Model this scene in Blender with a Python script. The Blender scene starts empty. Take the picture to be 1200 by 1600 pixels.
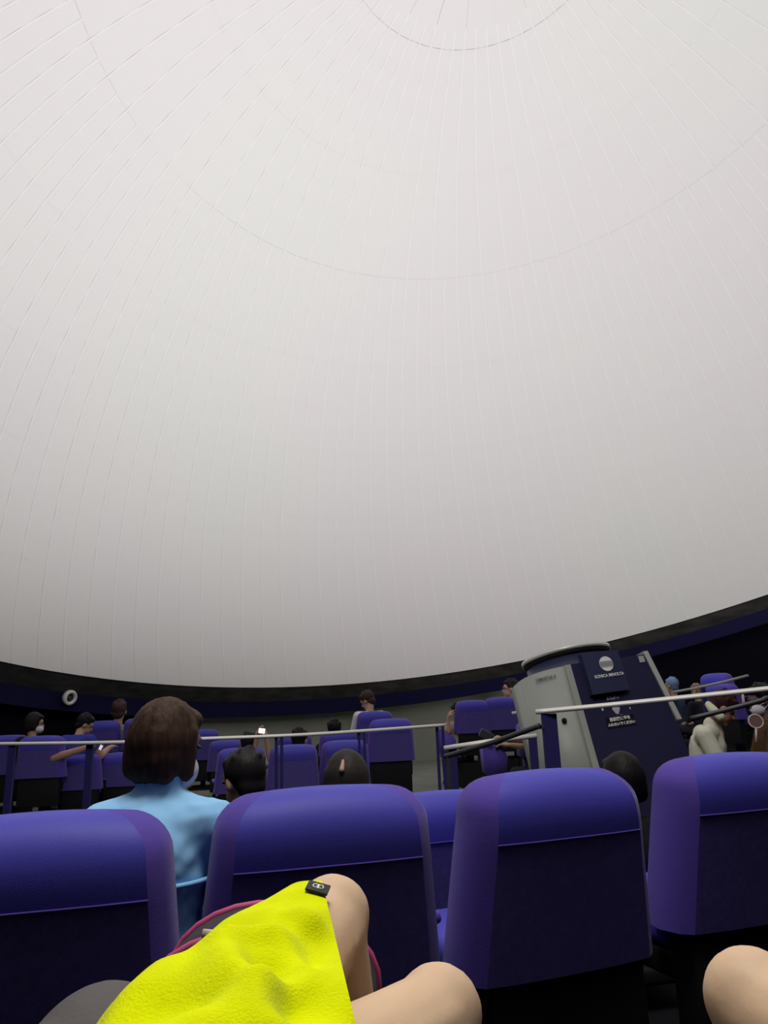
import bpy, bmesh, math, random
import numpy as np
from mathutils import Vector, Matrix, Euler
random.seed(4)
PI = math.pi
SC = bpy.context.scene
COL = SC.collection
# ------------------------------------------------------------ camera
FPX, HY, ROLL, CAMZ = 1150.0, 1100.0, 0.035, 1.05
PITCH = math.atan((HY-800)/FPX)
_F = Vector((0, math.cos(PITCH), math.sin(PITCH)))
_U0 = Vector((0, -math.sin(PITCH), math.cos(PITCH)))
_R0 = Vector((1, 0, 0))
_R = _R0*math.cos(ROLL) - _U0*math.sin(ROLL)
_U = _U0*math.cos(ROLL) + _R0*math.sin(ROLL)
cam = bpy.data.cameras.new('camera'); camo = bpy.data.objects.new('camera', cam); COL.objects.link(camo)
cam.sensor_fit = 'HORIZONTAL'; cam.sensor_width = 36; cam.lens = 36*FPX/1200; cam.clip_start = .02
m = Matrix((( _R.x, _U.x, -_F.x, 0), (_R.y, _U.y, -_F.y, 0), (_R.z, _U.z, -_F.z, CAMZ), (0, 0, 0, 1)))
camo.matrix_world = m
SC.camera = camo
def at(px, py, Y):
    d = _F + _R*((px-600)/FPX) - _U*((py-800)/FPX)
    return Vector((0, 0, CAMZ)) + d*(Y/d.y)
# dome geometry
DS = 1.3
C0 = Vector((2.47*DS, 5.24*DS, 2.04*DS+CAMZ)); RD = 7.5*DS
NAX = Vector((-.1382, .1786, .9742)).normalized()
# ------------------------------------------------------------ world, lights, exposure
w = bpy.data.worlds.new('world'); SC.world = w; w.use_nodes = True
w.node_tree.nodes['Background'].inputs[0].default_value = (.5, .5, .55, 1)
w.node_tree.nodes['Background'].inputs[1].default_value = 0.0
vs = SC.view_settings
vs.view_transform = 'Standard'; vs.look = 'None'; vs.gamma = 1; vs.use_curve_mapping = False
vs.exposure = 0.0
def area(name, loc, direction, size, power, color, spread=PI):
    l = bpy.data.lights.new(name, 'AREA'); l.shape = 'DISK'; l.size = size; l.energy = power; l.color = color; l.spread = spread
    o = bpy.data.objects.new(name, l); COL.objects.link(o); o.location = loc
    o.rotation_euler = direction.to_track_quat('-Z', 'Y').to_euler(); return o
CON_O = at(935, 1190, 6.2)
CON_O.z -= .08
area('dome_uplight', CON_O + NAX*1.12 + Vector((.2, .36, 0)), Vector((.08, .10, 1)), .6, 1250, (1.0, .935, 1.0))
# unseen fill light added over the rear rows to brighten seats and skin
area('audience_fill', Vector((0, 1.1, 5.6)), Vector((-.03, -.02, -1)), 1.6, 190, (1.0, .97, .93))

# ------------------------------------------------------------ materials
MAT = {}
def mat(name, col, rough=.7, bump=0, scale=200, var=0, vscale=6, metal=0, emit=None, spec=.5, sheen=0, col2=None, stretch=None, sss=0):
    if name in MAT: return MAT[name]
    m = bpy.data.materials.new(name); m.use_nodes = True; nt = m.node_tree; b = nt.nodes['Principled BSDF']
    b.inputs['Base Color'].default_value = (*col, 1); b.inputs['Roughness'].default_value = rough
    b.inputs['Metallic'].default_value = metal; b.inputs['Specular IOR Level'].default_value = spec
    if sheen: b.inputs['Sheen Weight'].default_value = sheen; b.inputs['Sheen Roughness'].default_value = .4
    if sss:
        b.inputs['Subsurface Weight'].default_value = sss; b.inputs['Subsurface Radius'].default_value = (.02, .008, .004); b.inputs['Subsurface Scale'].default_value = .5
    tc = nt.nodes.new('ShaderNodeTexCoord')
    src = tc.outputs['Object']
    if stretch:
        mp = nt.nodes.new('ShaderNodeMapping'); mp.inputs['Scale'].default_value = stretch
        nt.links.new(src, mp.inputs[0]); src = mp.outputs[0]
    if var or col2:
        n = nt.nodes.new('ShaderNodeTexNoise'); n.inputs['Scale'].default_value = vscale; n.inputs['Detail'].default_value = 5
        nt.links.new(src, n.inputs['Vector'])
        r = nt.nodes.new('ShaderNodeValToRGB'); r.color_ramp.elements[0].position = .35; r.color_ramp.elements[1].position = .65
        c2 = col2 if col2 else tuple(c*(1-var) for c in col)
        r.color_ramp.elements[0].color = (*c2, 1); r.color_ramp.elements[1].color = (*col, 1)
        nt.links.new(n.outputs[0], r.inputs[0]); nt.links.new(r.outputs[0], b.inputs['Base Color'])
    if bump:
        n = nt.nodes.new('ShaderNodeTexNoise'); n.inputs['Scale'].default_value = scale; n.inputs['Detail'].default_value = 3
        nt.links.new(src, n.inputs['Vector'])
        bp = nt.nodes.new('ShaderNodeBump'); bp.inputs['Strength'].default_value = bump; bp.inputs['Distance'].default_value = .004
        nt.links.new(n.outputs[0], bp.inputs['Height']); nt.links.new(bp.outputs[0], b.inputs['Normal'])
    if emit: b.inputs['Emission Color'].default_value = (*col, 1); b.inputs['Emission Strength'].default_value = emit
    MAT[name] = m; return m
M_PANEL = mat('dome_panel_paint', (.645, .670, .620), .9, spec=.1, col2=(.662, .652, .634), vscale=.13)
M_BACK = mat('dome_seam_strip', (.695, .70, .67), .9, spec=.1)
M_COVER = mat('blue_headrest_vinyl', (.050, .045, .36), .55, bump=.15, scale=500, spec=.25, sheen=.06)
M_FABR = mat('purple_back_fabric', (.092, .074, .31), .85, bump=.4, scale=700, var=.18, vscale=60, spec=.2)
M_SIDE = mat('violet_side_fabric', (.080, .048, .31), .8, bump=.3, scale=600, spec=.2, sheen=.15)
M_BLACK = mat('black_plastic', (.006, .006, .008), .7, spec=.2)
M_NAVYPOST = mat('navy_painted_steel', (.022, .020, .11), .5, spec=.3)
M_ALU = mat('brushed_aluminium_rail', (.62, .61, .57), .5, metal=.35)
M_DARKRAIL = mat('charcoal_handrail', (.030, .030, .036), .5)
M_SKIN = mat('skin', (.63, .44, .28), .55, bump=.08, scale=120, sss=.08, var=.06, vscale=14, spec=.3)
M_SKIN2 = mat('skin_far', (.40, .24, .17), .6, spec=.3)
M_YEL = mat('yellow_fleece', (.70, .78, .0), .95, bump=.4, scale=420, var=.12, vscale=22, sheen=.08, spec=.05)
M_GREY = mat('grey_armrest', (.075, .066, .066), .8, bump=.2)

# ------------------------------------------------------------ helpers
def link(name, me, m=None, parent=None):
    o = bpy.data.objects.new(name, me); COL.objects.link(o)
    if m is not None:
        me.materials.clear(); me.materials.append(m)
    if parent is not None: o.parent = parent
    return o
def mesh_of(bm, name, smooth=True, bevel=0):
    me = bpy.data.meshes.new(name); bmesh.ops.recalc_face_normals(bm, faces=bm.faces)
    bm.to_mesh(me); bm.free()
    for p in me.polygons: p.use_smooth = smooth
    return me
def obj(name, bm, m, parent=None, smooth=True):
    return link(name, mesh_of(bm, name, smooth), m, parent)
def thing(name, label, cat, loc=(0, 0, 0), rotz=0, group=None):
    o = bpy.data.objects.new(name, None); COL.objects.link(o); o.location = loc; o.rotation_euler = (0, 0, rotz)
    o.empty_display_size = .1
    return tag(o, label, cat, group)
def tag(o, label, cat, group=None):
    o['label'] = label; o['category'] = cat
    if group: o['group'] = group
    return o
def box(bm, x0, x1, y0, y1, z0, z1, bev=0):
    r = bmesh.ops.create_cube(bm, size=1)
    for v in r['verts']:
        v.co = Vector((x0+(v.co.x+.5)*(x1-x0), y0+(v.co.y+.5)*(y1-y0), z0+(v.co.z+.5)*(z1-z0)))
    if bev:
        es = set(e for v in r['verts'] for e in v.link_edges)
        bmesh.ops.bevel(bm, geom=list(es), offset=bev, segments=3, profile=.5, affect='EDGES')
    return bm
def bx(*a, bev=0):
    return box(bmesh.new(), *a, bev=bev)
def frame_from(d):
    d = d.normalized(); up = Vector((0, 0, 1)) if abs(d.z) < .95 else Vector((1, 0, 0))
    s = d.cross(up).normalized(); return s, s.cross(d).normalized()
def sweep(pts, prof, closed=True, cap=True, bm=None, upv=None):
    """sweep 2D profile [(a,b)] along pts; a = sideways, b = up"""
    bm = bm or bmesh.new(); rings = []
    pts = [Vector(p) for p in pts]
    for i, p in enumerate(pts):
        d = (pts[min(i+1, len(pts)-1)] - pts[max(i-1, 0)]).normalized()
        if upv is not None:
            s = d.cross(upv).normalized(); u = s.cross(d).normalized()
        else: s, u = frame_from(d)
        rings.append([bm.verts.new(p + s*a + u*b) for a, b in prof])
    n = len(prof)
    for r0, r1 in zip(rings, rings[1:]):
        for j in range(n if closed else n-1):
            bm.faces.new((r0[j], r0[(j+1) % n], r1[(j+1) % n], r1[j]))
    if cap and closed: bm.faces.new(rings[0]); bm.faces.new(rings[-1])
    return bm
def circ(r, n=10): return [(r*math.cos(2*PI*k/n), r*math.sin(2*PI*k/n)) for k in range(n)]
def rectp(w, h, c=0.0):
    if not c: return [(-w/2, -h/2), (w/2, -h/2), (w/2, h/2), (-w/2, h/2)]
    return [(-w/2+c, -h/2), (w/2-c, -h/2), (w/2, -h/2+c), (w/2, h/2-c), (w/2-c, h/2), (-w/2+c, h/2), (-w/2, h/2-c), (-w/2, -h/2+c)]
def tube(pts, r, n=10, bm=None): return sweep(pts, circ(r, n), bm=bm)
def prism(poly, z0, z1, poly2=None):
    bm = bmesh.new(); p2 = poly2 or poly
    a = [bm.verts.new((x, y, z0)) for x, y in poly]; b = [bm.verts.new((x, y, z1)) for x, y in p2]
    n = len(poly)
    for i in range(n): bm.faces.new((a[i], a[(i+1) % n], b[(i+1) % n], b[i]))
    bm.faces.new(a[::-1]); bm.faces.new(b); return bm
def copy_tree(o, parent=None):
    c = o.copy(); COL.objects.link(c)
    if parent is not None: c.parent = parent
    for ch in [x for x in bpy.data.objects if x.parent == o]: copy_tree(ch, c)
    return c

# ------------------------------------------------------------ dome (ceiling) with its panels
_a = Vector((1, 0, 0)); DX = (_a - NAX*_a.dot(NAX)).normalized(); DY = NAX.cross(DX)
def dome_pt(lat, az, r=RD):
    return C0 + (DX*math.cos(az) + DY*math.sin(az))*(r*math.cos(lat)) + NAX*(r*math.sin(lat))
def rim_lat(az):
    lo, hi = -.4, .4
    for _ in range(24):
        mid = (lo+hi)/2; P = dome_pt(mid, az)-C0
        if P.z - (.171*P.x - .2453*P.y + .4355*DS) > 0: hi = mid
        else: lo = mid
    return (lo+hi)/2
NG = 138
LATS = [math.radians(v) for v in (10, 20.3, 28.8, 39.9, 51.1, 63, 76, 90)]
def dome_shell():
    bm = bmesh.new(); rows = []
    r = RD+.014
    azs = [2*PI*k/NG for k in range(NG)]
    rl_ = [rim_lat(a) for a in azs]
    for f_ in (0, .25, .5, .75): rows.append([bm.verts.new(dome_pt(l_+(math.radians(12)-l_)*f_, a, r)) for a, l_ in zip(azs, rl_)])
    for la in [math.radians(v) for v in range(12, 90, 3)]:
        rows.append([bm.verts.new(dome_pt(la, a, r)) for a in azs])
    top = bm.verts.new(dome_pt(PI/2, 0, r))
    for r0, r1 in zip(rows, rows[1:]):
        for j in range(NG): bm.faces.new((r0[j], r0[(j+1) % NG], r1[(j+1) % NG], r1[j]))
    for j in range(NG): bm.faces.new((rows[-1][j], rows[-1][(j+1) % NG], top))
    return bm
ceil = obj('ceiling', dome_shell(), M_BACK); ceil['kind'] = 'structure'
ceil['label'] = 'pale white tilted projection dome of thin overlapping panels'
def panel_geo(j, k, ng, vs, fs, nrm, base):
    """panel in ring j, column k"""
    a0, a1 = 2*PI*k/ng, 2*PI*(k+1)/ng
    g = .003
    lt = LATS[j]
    na, nl = 2, 4
    for il in range(nl+1):
        for ia in range(na+1):
            az = a0 + (a1-a0)*ia/na
            lb = rim_lat(az) if j == 0 else LATS[j-1]
            la = lb + .00005 + (lt-lb-.0001)*il/nl
            rr = max(math.cos(la), .02)*RD
            az = a0 + g/2/rr + (a1-a0-g/rr)*ia/na
            p = dome_pt(la, az, RD-.001*(1 if (k % 2) else 2))
            vs.append(p); nrm.append((C0-p).normalized())
    for il in range(nl):
        for ia in range(na):
            q = base+il*(na+1)+ia
            fs.append((q, q+1, q+na+2, q+na+1))
    return (na+1)*(nl+1)
def finish_panel(name, vs, fs, nrm):
    me = bpy.data.meshes.new(name); me.from_pydata([tuple(v) for v in vs], [], fs); me.update()
    if me.polygons[0].normal.dot(nrm[0]) < 0: me.flip_normals()
    for p in me.polygons: p.use_smooth = True
    me.normals_split_custom_set([nrm[l.vertex_index] for l in me.loops])
    return me
cells = []
for j in range(len(LATS)):
    ng = NG if j < 5 else NG//2
    if j == 7: ng = 23
    for k in range(ng):
        lm = (LATS[j]+(LATS[j-1] if j else 0))/2
        P = dome_pt(lm, 2*PI*(k+.5)/ng) - Vector((0, 0, CAMZ))
        z = P.dot(_F); vis = False
        if z > .5:
            x = 600+FPX*P.dot(_R)/z; y = 800-FPX*P.dot(_U)/z
            vis = -30 < x < 1230 and -120 < y < 1100
        cells.append((j, k, ng, vis, (LATS[j]-(LATS[j-1] if j else 0))*math.cos(lm)*2*PI/ng/P.length**2))
vis = sorted([c for c in cells if c[3]], key=lambda c: -c[4])
print('dome panels visible', len(vis))
sel = set((c[0], c[1]) for c in vis[:290])
rest = [[], [], []]
for j, k, ng, v, s in cells:
    if (j, k) in sel:
        a, b, c = [], [], []; panel_geo(j, k, ng, a, b, c, 0)
        link('dome_panel', finish_panel('dome_panel', a, b, c), M_PANEL, ceil)
    else:
        panel_geo(j, k, ng, rest[0], rest[1], rest[2], len(rest[0]))
o = link('dome_panels', finish_panel('dome_panels', *rest), M_PANEL, ceil); o['kind'] = 'stuff'

# lighter joint strips over the upright panel joints, one piece of geometry
bm = bmesh.new()
for k in range(NG):
    az = 2*PI*k/NG; lb = rim_lat(az); prev = None
    if k % 2: top_ = math.radians(51)
    else: top_ = math.radians(78)
    nst = 24
    for i in range(nst+1):
        la = lb+.002+(top_-lb)*i/nst; hw = .014/(RD*math.cos(la))
        cur = [bm.verts.new(dome_pt(la, az+q*hw, RD-.0045-(.0015 if abs(q) < .5 else 0))) for q in (-1, 0, 1)]
        if prev:
            for q in (0, 1): bm.faces.new((prev[q], prev[q+1], cur[q+1], cur[q]))
        prev = cur
o = obj('joint_strips', bm, M_BACK, ceil); o['kind'] = 'stuff'
# rim skirt, navy band, recess, wall
NW = 120
def out2(P, d):
    q = Vector((P.x-C0.x, P.y-C0.y, 0)).normalized(); return P+q*d
rimp = [dome_pt(rim_lat(2*PI*k/NW), 2*PI*k/NW, RD) for k in range(NW)]
def band(name, m, fa, fb, label=None, sel=None, smooth=True, sub=1, wob=0):
    bm = bmesh.new(); A = []
    for k in range(NW):
        A.append((fa(rimp[k]), fb(rimp[k])))
    for k in range(NW):
        if sel and not sel(k): continue
        k2 = (k+1) % NW
        vs_ = [bm.verts.new(p) for p in (A[k][0], A[k2][0], A[k2][1], A[k][1])]
        bm.faces.new(vs_)
    bmesh.ops.remove_doubles(bm, verts=bm.verts, dist=1e-4)
    o = obj(name, bm, m, smooth=smooth); o['kind'] = 'structure'
    if label: o['label'] = label
    return o
def dz(P, d): return P+Vector((0, 0, d))
M_SKIRT = mat('charcoal_skirt_cloth', (.050, .048, .043), .75, bump=1.0, scale=2.2, var=.6, vscale=2.5, stretch=(1, 1, 3))
M_BAND = mat('navy_wall_band', (.0065, .0065, .044), .8, spec=.2)
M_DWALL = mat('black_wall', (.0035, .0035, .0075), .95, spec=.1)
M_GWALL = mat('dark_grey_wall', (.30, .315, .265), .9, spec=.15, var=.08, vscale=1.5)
band('trim_1', mat('dome_edge_black', (.008, .008, .008), .6), lambda P: P, lambda P: dz(out2(P, .03), -.03), 'thin black lip along the dome edge')
band('trim_2', M_SKIRT, lambda P: dz(out2(P, .02), -.02), lambda P: dz(out2(P, .20), -.27), 'charcoal cloth skirt under the dome edge')
band('trim_3', M_BAND, lambda P: dz(out2(P, .19), -.26), lambda P: dz(out2(P, .24), -.54), 'navy band running round below the skirt')
band('trim_4', M_DWALL, lambda P: dz(out2(P, .24), -.54), lambda P: dz(out2(P, .50), -.52), 'black soffit under the navy band')
FZ = -.15
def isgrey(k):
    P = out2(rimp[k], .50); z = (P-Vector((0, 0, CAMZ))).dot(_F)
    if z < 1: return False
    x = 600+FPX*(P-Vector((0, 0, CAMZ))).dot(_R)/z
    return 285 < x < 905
def floorp(P):
    q = out2(P, .50); return Vector((q.x, q.y, FZ))
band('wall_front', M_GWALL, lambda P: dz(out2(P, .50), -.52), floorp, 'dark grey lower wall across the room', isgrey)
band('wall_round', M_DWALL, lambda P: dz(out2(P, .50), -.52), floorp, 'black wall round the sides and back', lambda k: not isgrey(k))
# floors
bm = bmesh.new(); bm.faces.new([bm.verts.new(floorp(P)) for P in rimp]); 
fl = obj('floor', bm, mat('black_carpet', (.007, .007, .009), .95, bump=.4, scale=300, spec=.05), smooth=False); fl['kind'] = 'structure'
bm = bmesh.new()
lim = lambda x: 2.42+.36*x
pts = []
for k in range(NW):
    P = floorp(rimp[k])
    if P.y < lim(P.x): pts.append(P)
# order points around
c = sum(pts, Vector())/len(pts); pts.sort(key=lambda p: math.atan2(p.y-c.y, p.x-c.x))
fl2 = obj('floor_upper', prism([(p.x*.99+c.x*.01, p.y*.99+c.y*.01) for p in pts], FZ-.02, 0), mat('black_carpet', (.007, .007, .009), .95, bump=.4, scale=300, spec=.05), smooth=False); fl2['kind'] = 'structure'
fl2['label'] = 'black carpeted step under the nearest rows'
bm = bmesh.new(); ap = [floorp(P) for P in rimp if floorp(P).y > 5.8]
ap.sort(key=lambda p: math.atan2(p.y-7, p.x-2)); c = sum(ap, Vector())/len(ap)
aisle = obj('floor_aisle', prism([(p.x*.99+c.x*.01, p.y*.99+c.y*.01) for p in ap], FZ, FZ+.006), mat('grey_carpet', (.19, .198, .17), .95, bump=.5, scale=300, var=.15, vscale=3, spec=.1), smooth=False); aisle['kind'] = 'structure'
aisle['label'] = 'grey carpet of the far aisle in front of the grey wall'
# low pale line (step) at the foot of the grey wall
# round white speaker / camera ring on the navy band at left
from mathutils.bvhtree import BVHTree
def cast(o, px, py):
    bm = bmesh.new(); bm.from_mesh(o.data); bm.transform(o.matrix_world); t = BVHTree.FromBMesh(bm); bm.free()
    d = (at(px, py, 1)-Vector((0, 0, CAMZ))).normalized(); return t.ray_cast(Vector((0, 0, CAMZ)), d)
q = cast(bpy.data.objects['trim_3'], 105, 1089)[0]
inw = Vector((C0.x-q.x, C0.y-q.y, 0)).normalized(); inw = (inw+Vector((0, 0, -.2))).normalized()
sp = thing('round_speaker', 'small round white-rimmed speaker on the navy band at the far left', 'speaker', q+inw*.06)
sp.rotation_euler = inw.to_track_quat('Z', 'Y').to_euler()
def lathe(prof, n=24):
    bm = bmesh.new(); rings = [[bm.verts.new((r*math.cos(2*PI*k/n), r*math.sin(2*PI*k/n), z)) for k in range(n)] for r, z in prof]
    for r0, r1 in zip(rings, rings[1:]):
        for j in range(n): bm.faces.new((r0[j], r0[(j+1) % n], r1[(j+1) % n], r1[j]))
    bm.faces.new(rings[0]); bm.faces.new(rings[-1]); return bm
obj('rim', lathe([(.115, -.03), (.118, .02), (.11, .04), (.075, .045), (.066, .02), (.066, -.02)]), mat('speaker_rim', (.75, .77, .70), .5), sp)
obj('cone', lathe([(.066, .005), (.06, .012), (.03, .0), (.028, .018), (.01, .022)]), mat('speaker_cone', (.05, .05, .06), .4), sp)

# ------------------------------------------------------------ theatre seat
HT = .87; ZB = .41; HB = HT-ZB
def backrest_grids():
    """rings up the back; y forward, rear face toward -y. returns ring list of lists (rear 9, right 4, front 7, left 4)"""
    zs = [0, .06, .12, .18, .24, .29, .31, .34, .37, .385, .40, .415, .43, .442, .451, .457, .46]
    rings = []
    for z in zs:
        t = z/HB
        hr = .234 - .040*t            # rear half width
        fo = .050 - .004*t            # extra half width in front
        zr = .075; cr = 0
        if z > HB-zr: s = (z-(HB-zr))/zr; cr = .075*(1-math.sqrt(max(0, 1-s*s)))
        hr2 = hr-cr; fo2 = fo*(1 if cr == 0 else 1)
        zz = .155; yr = 0
        if z > HB-zz: s = (z-(HB-zz))/zz; yr = .115*(1-math.sqrt(max(0, 1-s**2.4)))
        yf = .165
        zf = .04
        if z > HB-zf: s = (z-(HB-zf))/zf; yf -= .04*(1-math.sqrt(max(0, 1-s*s)))
        rc = (HB-z)*math.tan(math.radians(9))
        arch = 0
        def P(x, y):
            crown = -.012*(x/.25)**2 * (z/HB)**6 * 1.0
            return Vector((x, y+rc, ZB+z+crown))
        rear = [P(hr2*u, yr - .012*(1-abs(u)**3)) for u in [-1, -.9, -.6, -.3, 0, .3, .6, .9, 1]]
        side = lambda sg: [P(sg*hr2, yr), P(sg*(hr2+fo2*.62), yr+(yf-yr)*.16), P(sg*(hr2+fo2), yr+(yf-yr)*.5), P(sg*(hr2+fo2*.7), yf)]
        right = side(1)
        front = [P((hr2+fo2*.7)*u, yf + .02*(1-u*u)) for u in [1, .7, .35, 0, -.35, -.7, -1]]
        left = side(-1)[::-1]
        rings.append((rear, right, front, left))
    return zs, rings
ZS, RG = backrest_grids()
def strip(rings, idx, i0, i1, cap=False):
    bm = bmesh.new(); V = [[bm.verts.new(p) for p in rings[i][idx]] for i in range(i0, i1+1)]
    for a, b in zip(V, V[1:]):
        for j in range(len(a)-1): bm.faces.new((a[j], a[j+1], b[j+1], b[j]))
    if cap:
        top = rings[i1][0] + rings[i1][1][1:] + rings[i1][2][1:] + rings[i1][3][1:-1]
        bm.faces.new([bm.verts.new(p) for p in top])
        bmesh.ops.remove_doubles(bm, verts=bm.verts, dist=1e-5)
    return bm
def make_seat():
    r = thing('theatre_seat', '', 'seat')
    last = len(ZS)-1; SI = 6
    up = obj('headrest_cover', strip(RG, 0, SI, last, True), M_COVER, r)
    # lower rear panel, stands slightly proud with folded lip along the seam
    bm = strip(RG, 0, 0, SI)
    a = RG[SI][0]
    obj('back_panel', bm, M_FABR, r)
    obj('seam_piping', sweep([p+Vector((0, -.001, -.001)) for p in a], circ(.0022, 6)), M_SIDE, r)
    obj('side_panel', strip(RG, 1, 0, last), M_SIDE, r)
    obj('side_panel', strip(RG, 3, 0, last), M_SIDE, r)
    obj('front_pad', strip(RG, 2, 0, last), M_COVER, r)
    bm = bmesh.new(); bot = RG[0][0]+RG[0][1][1:]+RG[0][2][1:]+RG[0][3][1:-1]
    bm.faces.new([bm.verts.new(p+Vector((0, 0, .001))) for p in bot]); obj('bottom_plate', bm, M_BLACK, r)
    obj('cushion', bx(-.225, .225, .20, .66, .33, .44, bev=.035), M_COVER, r)
    obj('seat_frame', bx(-.22, .22, .18, .60, .26, .332, bev=.01), M_BLACK, r)
    for s in (-1, 1):
        obj('armrest', bx(s*.268-.024, s*.268+.024, .27, .54, .50, .53, bev=.012), M_SIDE, r)
        obj('arm_panel', bx(s*.268-.016, s*.268+.016, .30, .52, .24, .502, bev=.006), M_BLACK, r)
    obj('lower_shell', bx(-.225, .225, .085, .20, .10, .412, bev=.012), M_BLACK, r)
    obj('side_leg', bx(.250, .286, .36, .42, 0, .241), M_NAVYPOST, r)
    obj('pedestal', bx(-.035, .035, .28, .40, 0, .262), M_NAVYPOST, r)
    obj('foot_plate', bx(-.14, .14, .20, .50, 0, .012), M_BLACK, r)
    return r
proto = make_seat(); used = [False]
SEATS = []
def place_seat(X, Y, ztop, yaw, label, group, floorz):
    s = (ztop-floorz)/HT
    rise = 0
    if s > 1.03: rise = ztop-floorz-HT; s = 1.0
    o = proto if not used[0] else copy_tree(proto); used[0] = True
    o.location = (X, Y, floorz+rise); o.rotation_euler = (0, 0, math.radians(yaw)); o.scale = (min(1, s*1.02+.0), min(1, s*1.02), s)
    o['label'] = label; o['group'] = group
    if rise > .01:
        obj('riser', bx(-.2, .2, .10, .62, -rise, .001), M_BLACK, o, smooth=False)
    SEATS.append(o)
    return o
def seat_px(px, py, width, yaw, label, group, Y=None, floorz=FZ, wreal=.50):
    Y = Y or wreal*FPX/width
    p = at(px, py, Y)
    return place_seat(p.x, Y, p.z, yaw, label, group, floorz)
G1 = 'seats of the nearest row in front'
def near(px, py, Y, yaw, label):
    p = at(px, py, Y); return place_seat(p.x, p.y-.0, HT, yaw, label, G1, 0)
s1 = near(46, 1275, 1.40, 14, 'large blue seat back at lower left with the person in light blue beyond it')
s2 = near(519, 1221, 1.70, 16, 'blue seat back in the middle, directly beyond the yellow shorts')
s3 = near(893, 1203, 1.93, 22, 'blue seat back right of the middle, in front of the console')
s4 = near(1178, 1165, 2.26, 20, 'blue seat back at the right edge of the photo')
p = at(706, 1241, 2.75)
place_seat(p.x, 2.75, p.z, 22, 'lower blue seat seen through the gap between the two middle seats', 'seats of the second row', FZ)
GL = 'seats across the room on the left'; GM = 'seats across the room in the middle'; GR = 'seats across the room right of the aisle'
seat_px(8, 1149, 62, 8, 'far seat cut by the left edge of the photo', GL)
seat_px(62, 1150, 66, 8, 'far seat below the masked dark-haired head at left', GL)
seat_px(107, 1152, 56, 8, 'far seat behind the outstretched bare arm', GL)
seat_px(125, 1179, 64, 8, 'nearer seat below the outstretched bare arm at left', GL)
seat_px(160, 1126, 50, 8, 'far seat just left of the brown-haired head at the wall', GL)
seat_px(219, 1122, 50, 8, 'far seat half hidden by the brown bob of hair, its left side', GL)
seat_px(186, 1176, 62, 8, 'nearer seat half hidden left of the light blue shirt', GL)
seat_px(316, 1140, 48, 8, 'tall far seat showing right beside the brown bob of hair', GM)
seat_px(352, 1157, 52, 8, 'far seat behind the tall seat, just right of the brown bob', GM, Y=10.8)
seat_px(378, 1169, 74, 14, 'far seat right above the black-haired head, leftmost of three low ones', GM)
seat_px(460, 1164, 74, 14, 'low far seat in the middle of three, under the rail post', GM)
seat_px(541, 1157, 72, 14, 'low far seat above the dark hair with a pale parting', GM)
seat_px(462, 1148, 52, 14, 'far seat just behind the middle one of three low seats', GM, Y=10.8)
seat_px(530, 1143, 56, 14, 'far seat behind, below the small dark head', GM, Y=10.2)
seat_px(588, 1111, 54, 14, 'far seat holding the boy in the white shirt', GM, Y=10.4)
seat_px(613, 1123, 64, 12, 'tall far seat nearest the aisle, left of the rail end', GM, Y=8.6)
seat_px(740, 1094, 52, 10, 'first far seat right of the aisle, beside the person in beige', GR, Y=11.0)
seat_px(786, 1089, 50, 10, 'second far seat from the aisle, below the man with glasses', GR, Y=11.1)
seat_px(828, 1087, 48, 10, 'far seat half hidden by the left side of the grey console', GR, Y=11.2)
seat_px(1110, 1052, 36, -62, 'small far seat highest up at the right', GR, Y=11.2)
seat_px(1116, 1069, 40, -62, 'small far seat just below the highest one at the right', GR, Y=10.2)

# side-on seats by the aisle
def wing(name, label, pts, Y, th, m, cat='seat', g=None):
    P = [at(x, y, Y) for x, y in pts]
    bm = bmesh.new(); a = [bm.verts.new(p) for p in P]; b = [bm.verts.new(p+Vector((0, th, 0))) for p in P]
    n = len(P)
    for i in range(n): bm.faces.new((a[i], a[(i+1) % n], b[(i+1) % n], b[i]))
    bm.faces.new(a[::-1]); bm.faces.new(b)
    bmesh.ops.recalc_face_normals(bm, faces=bm.faces)
    bmesh.ops.bevel(bm, geom=bm.edges[:], offset=.012, segments=2, affect='EDGES')
    o = obj(name, bm, m); return o
def wing_seat(label, back, lowpx, Y):
    base = at(*lowpx, Y); r = thing('theatre_seat', label, 'seat', (base.x, Y, FZ), 0, GR)
    o = wing('side_panel', '', back, Y, .42, M_SIDE); o.parent = r; o.matrix_parent_inverse = Matrix.Translation(-Vector(r.location))
    pb = bx(-.03, .03, .15, .25, 0, max(.1, base.z-FZ+.03)); obj('pedestal', pb, M_NAVYPOST, r)
    return r
wing_seat('violet seat seen side-on just right of the rail end post', [(684, 1137), (712, 1153), (716, 1182), (694, 1190), (686, 1165)], (700, 1182), 7.4)
wing_seat('violet seat seen side-on under the hands with the phone', [(756, 1166), (780, 1166), (794, 1180), (792, 1214), (762, 1214)], (778, 1212), 7.0)
wing_seat('violet seat side left of the thick navy post, by the white cup', [(816, 1134), (828, 1128), (834, 1134), (838, 1180), (818, 1186)], (827, 1182), 7.6)

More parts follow.
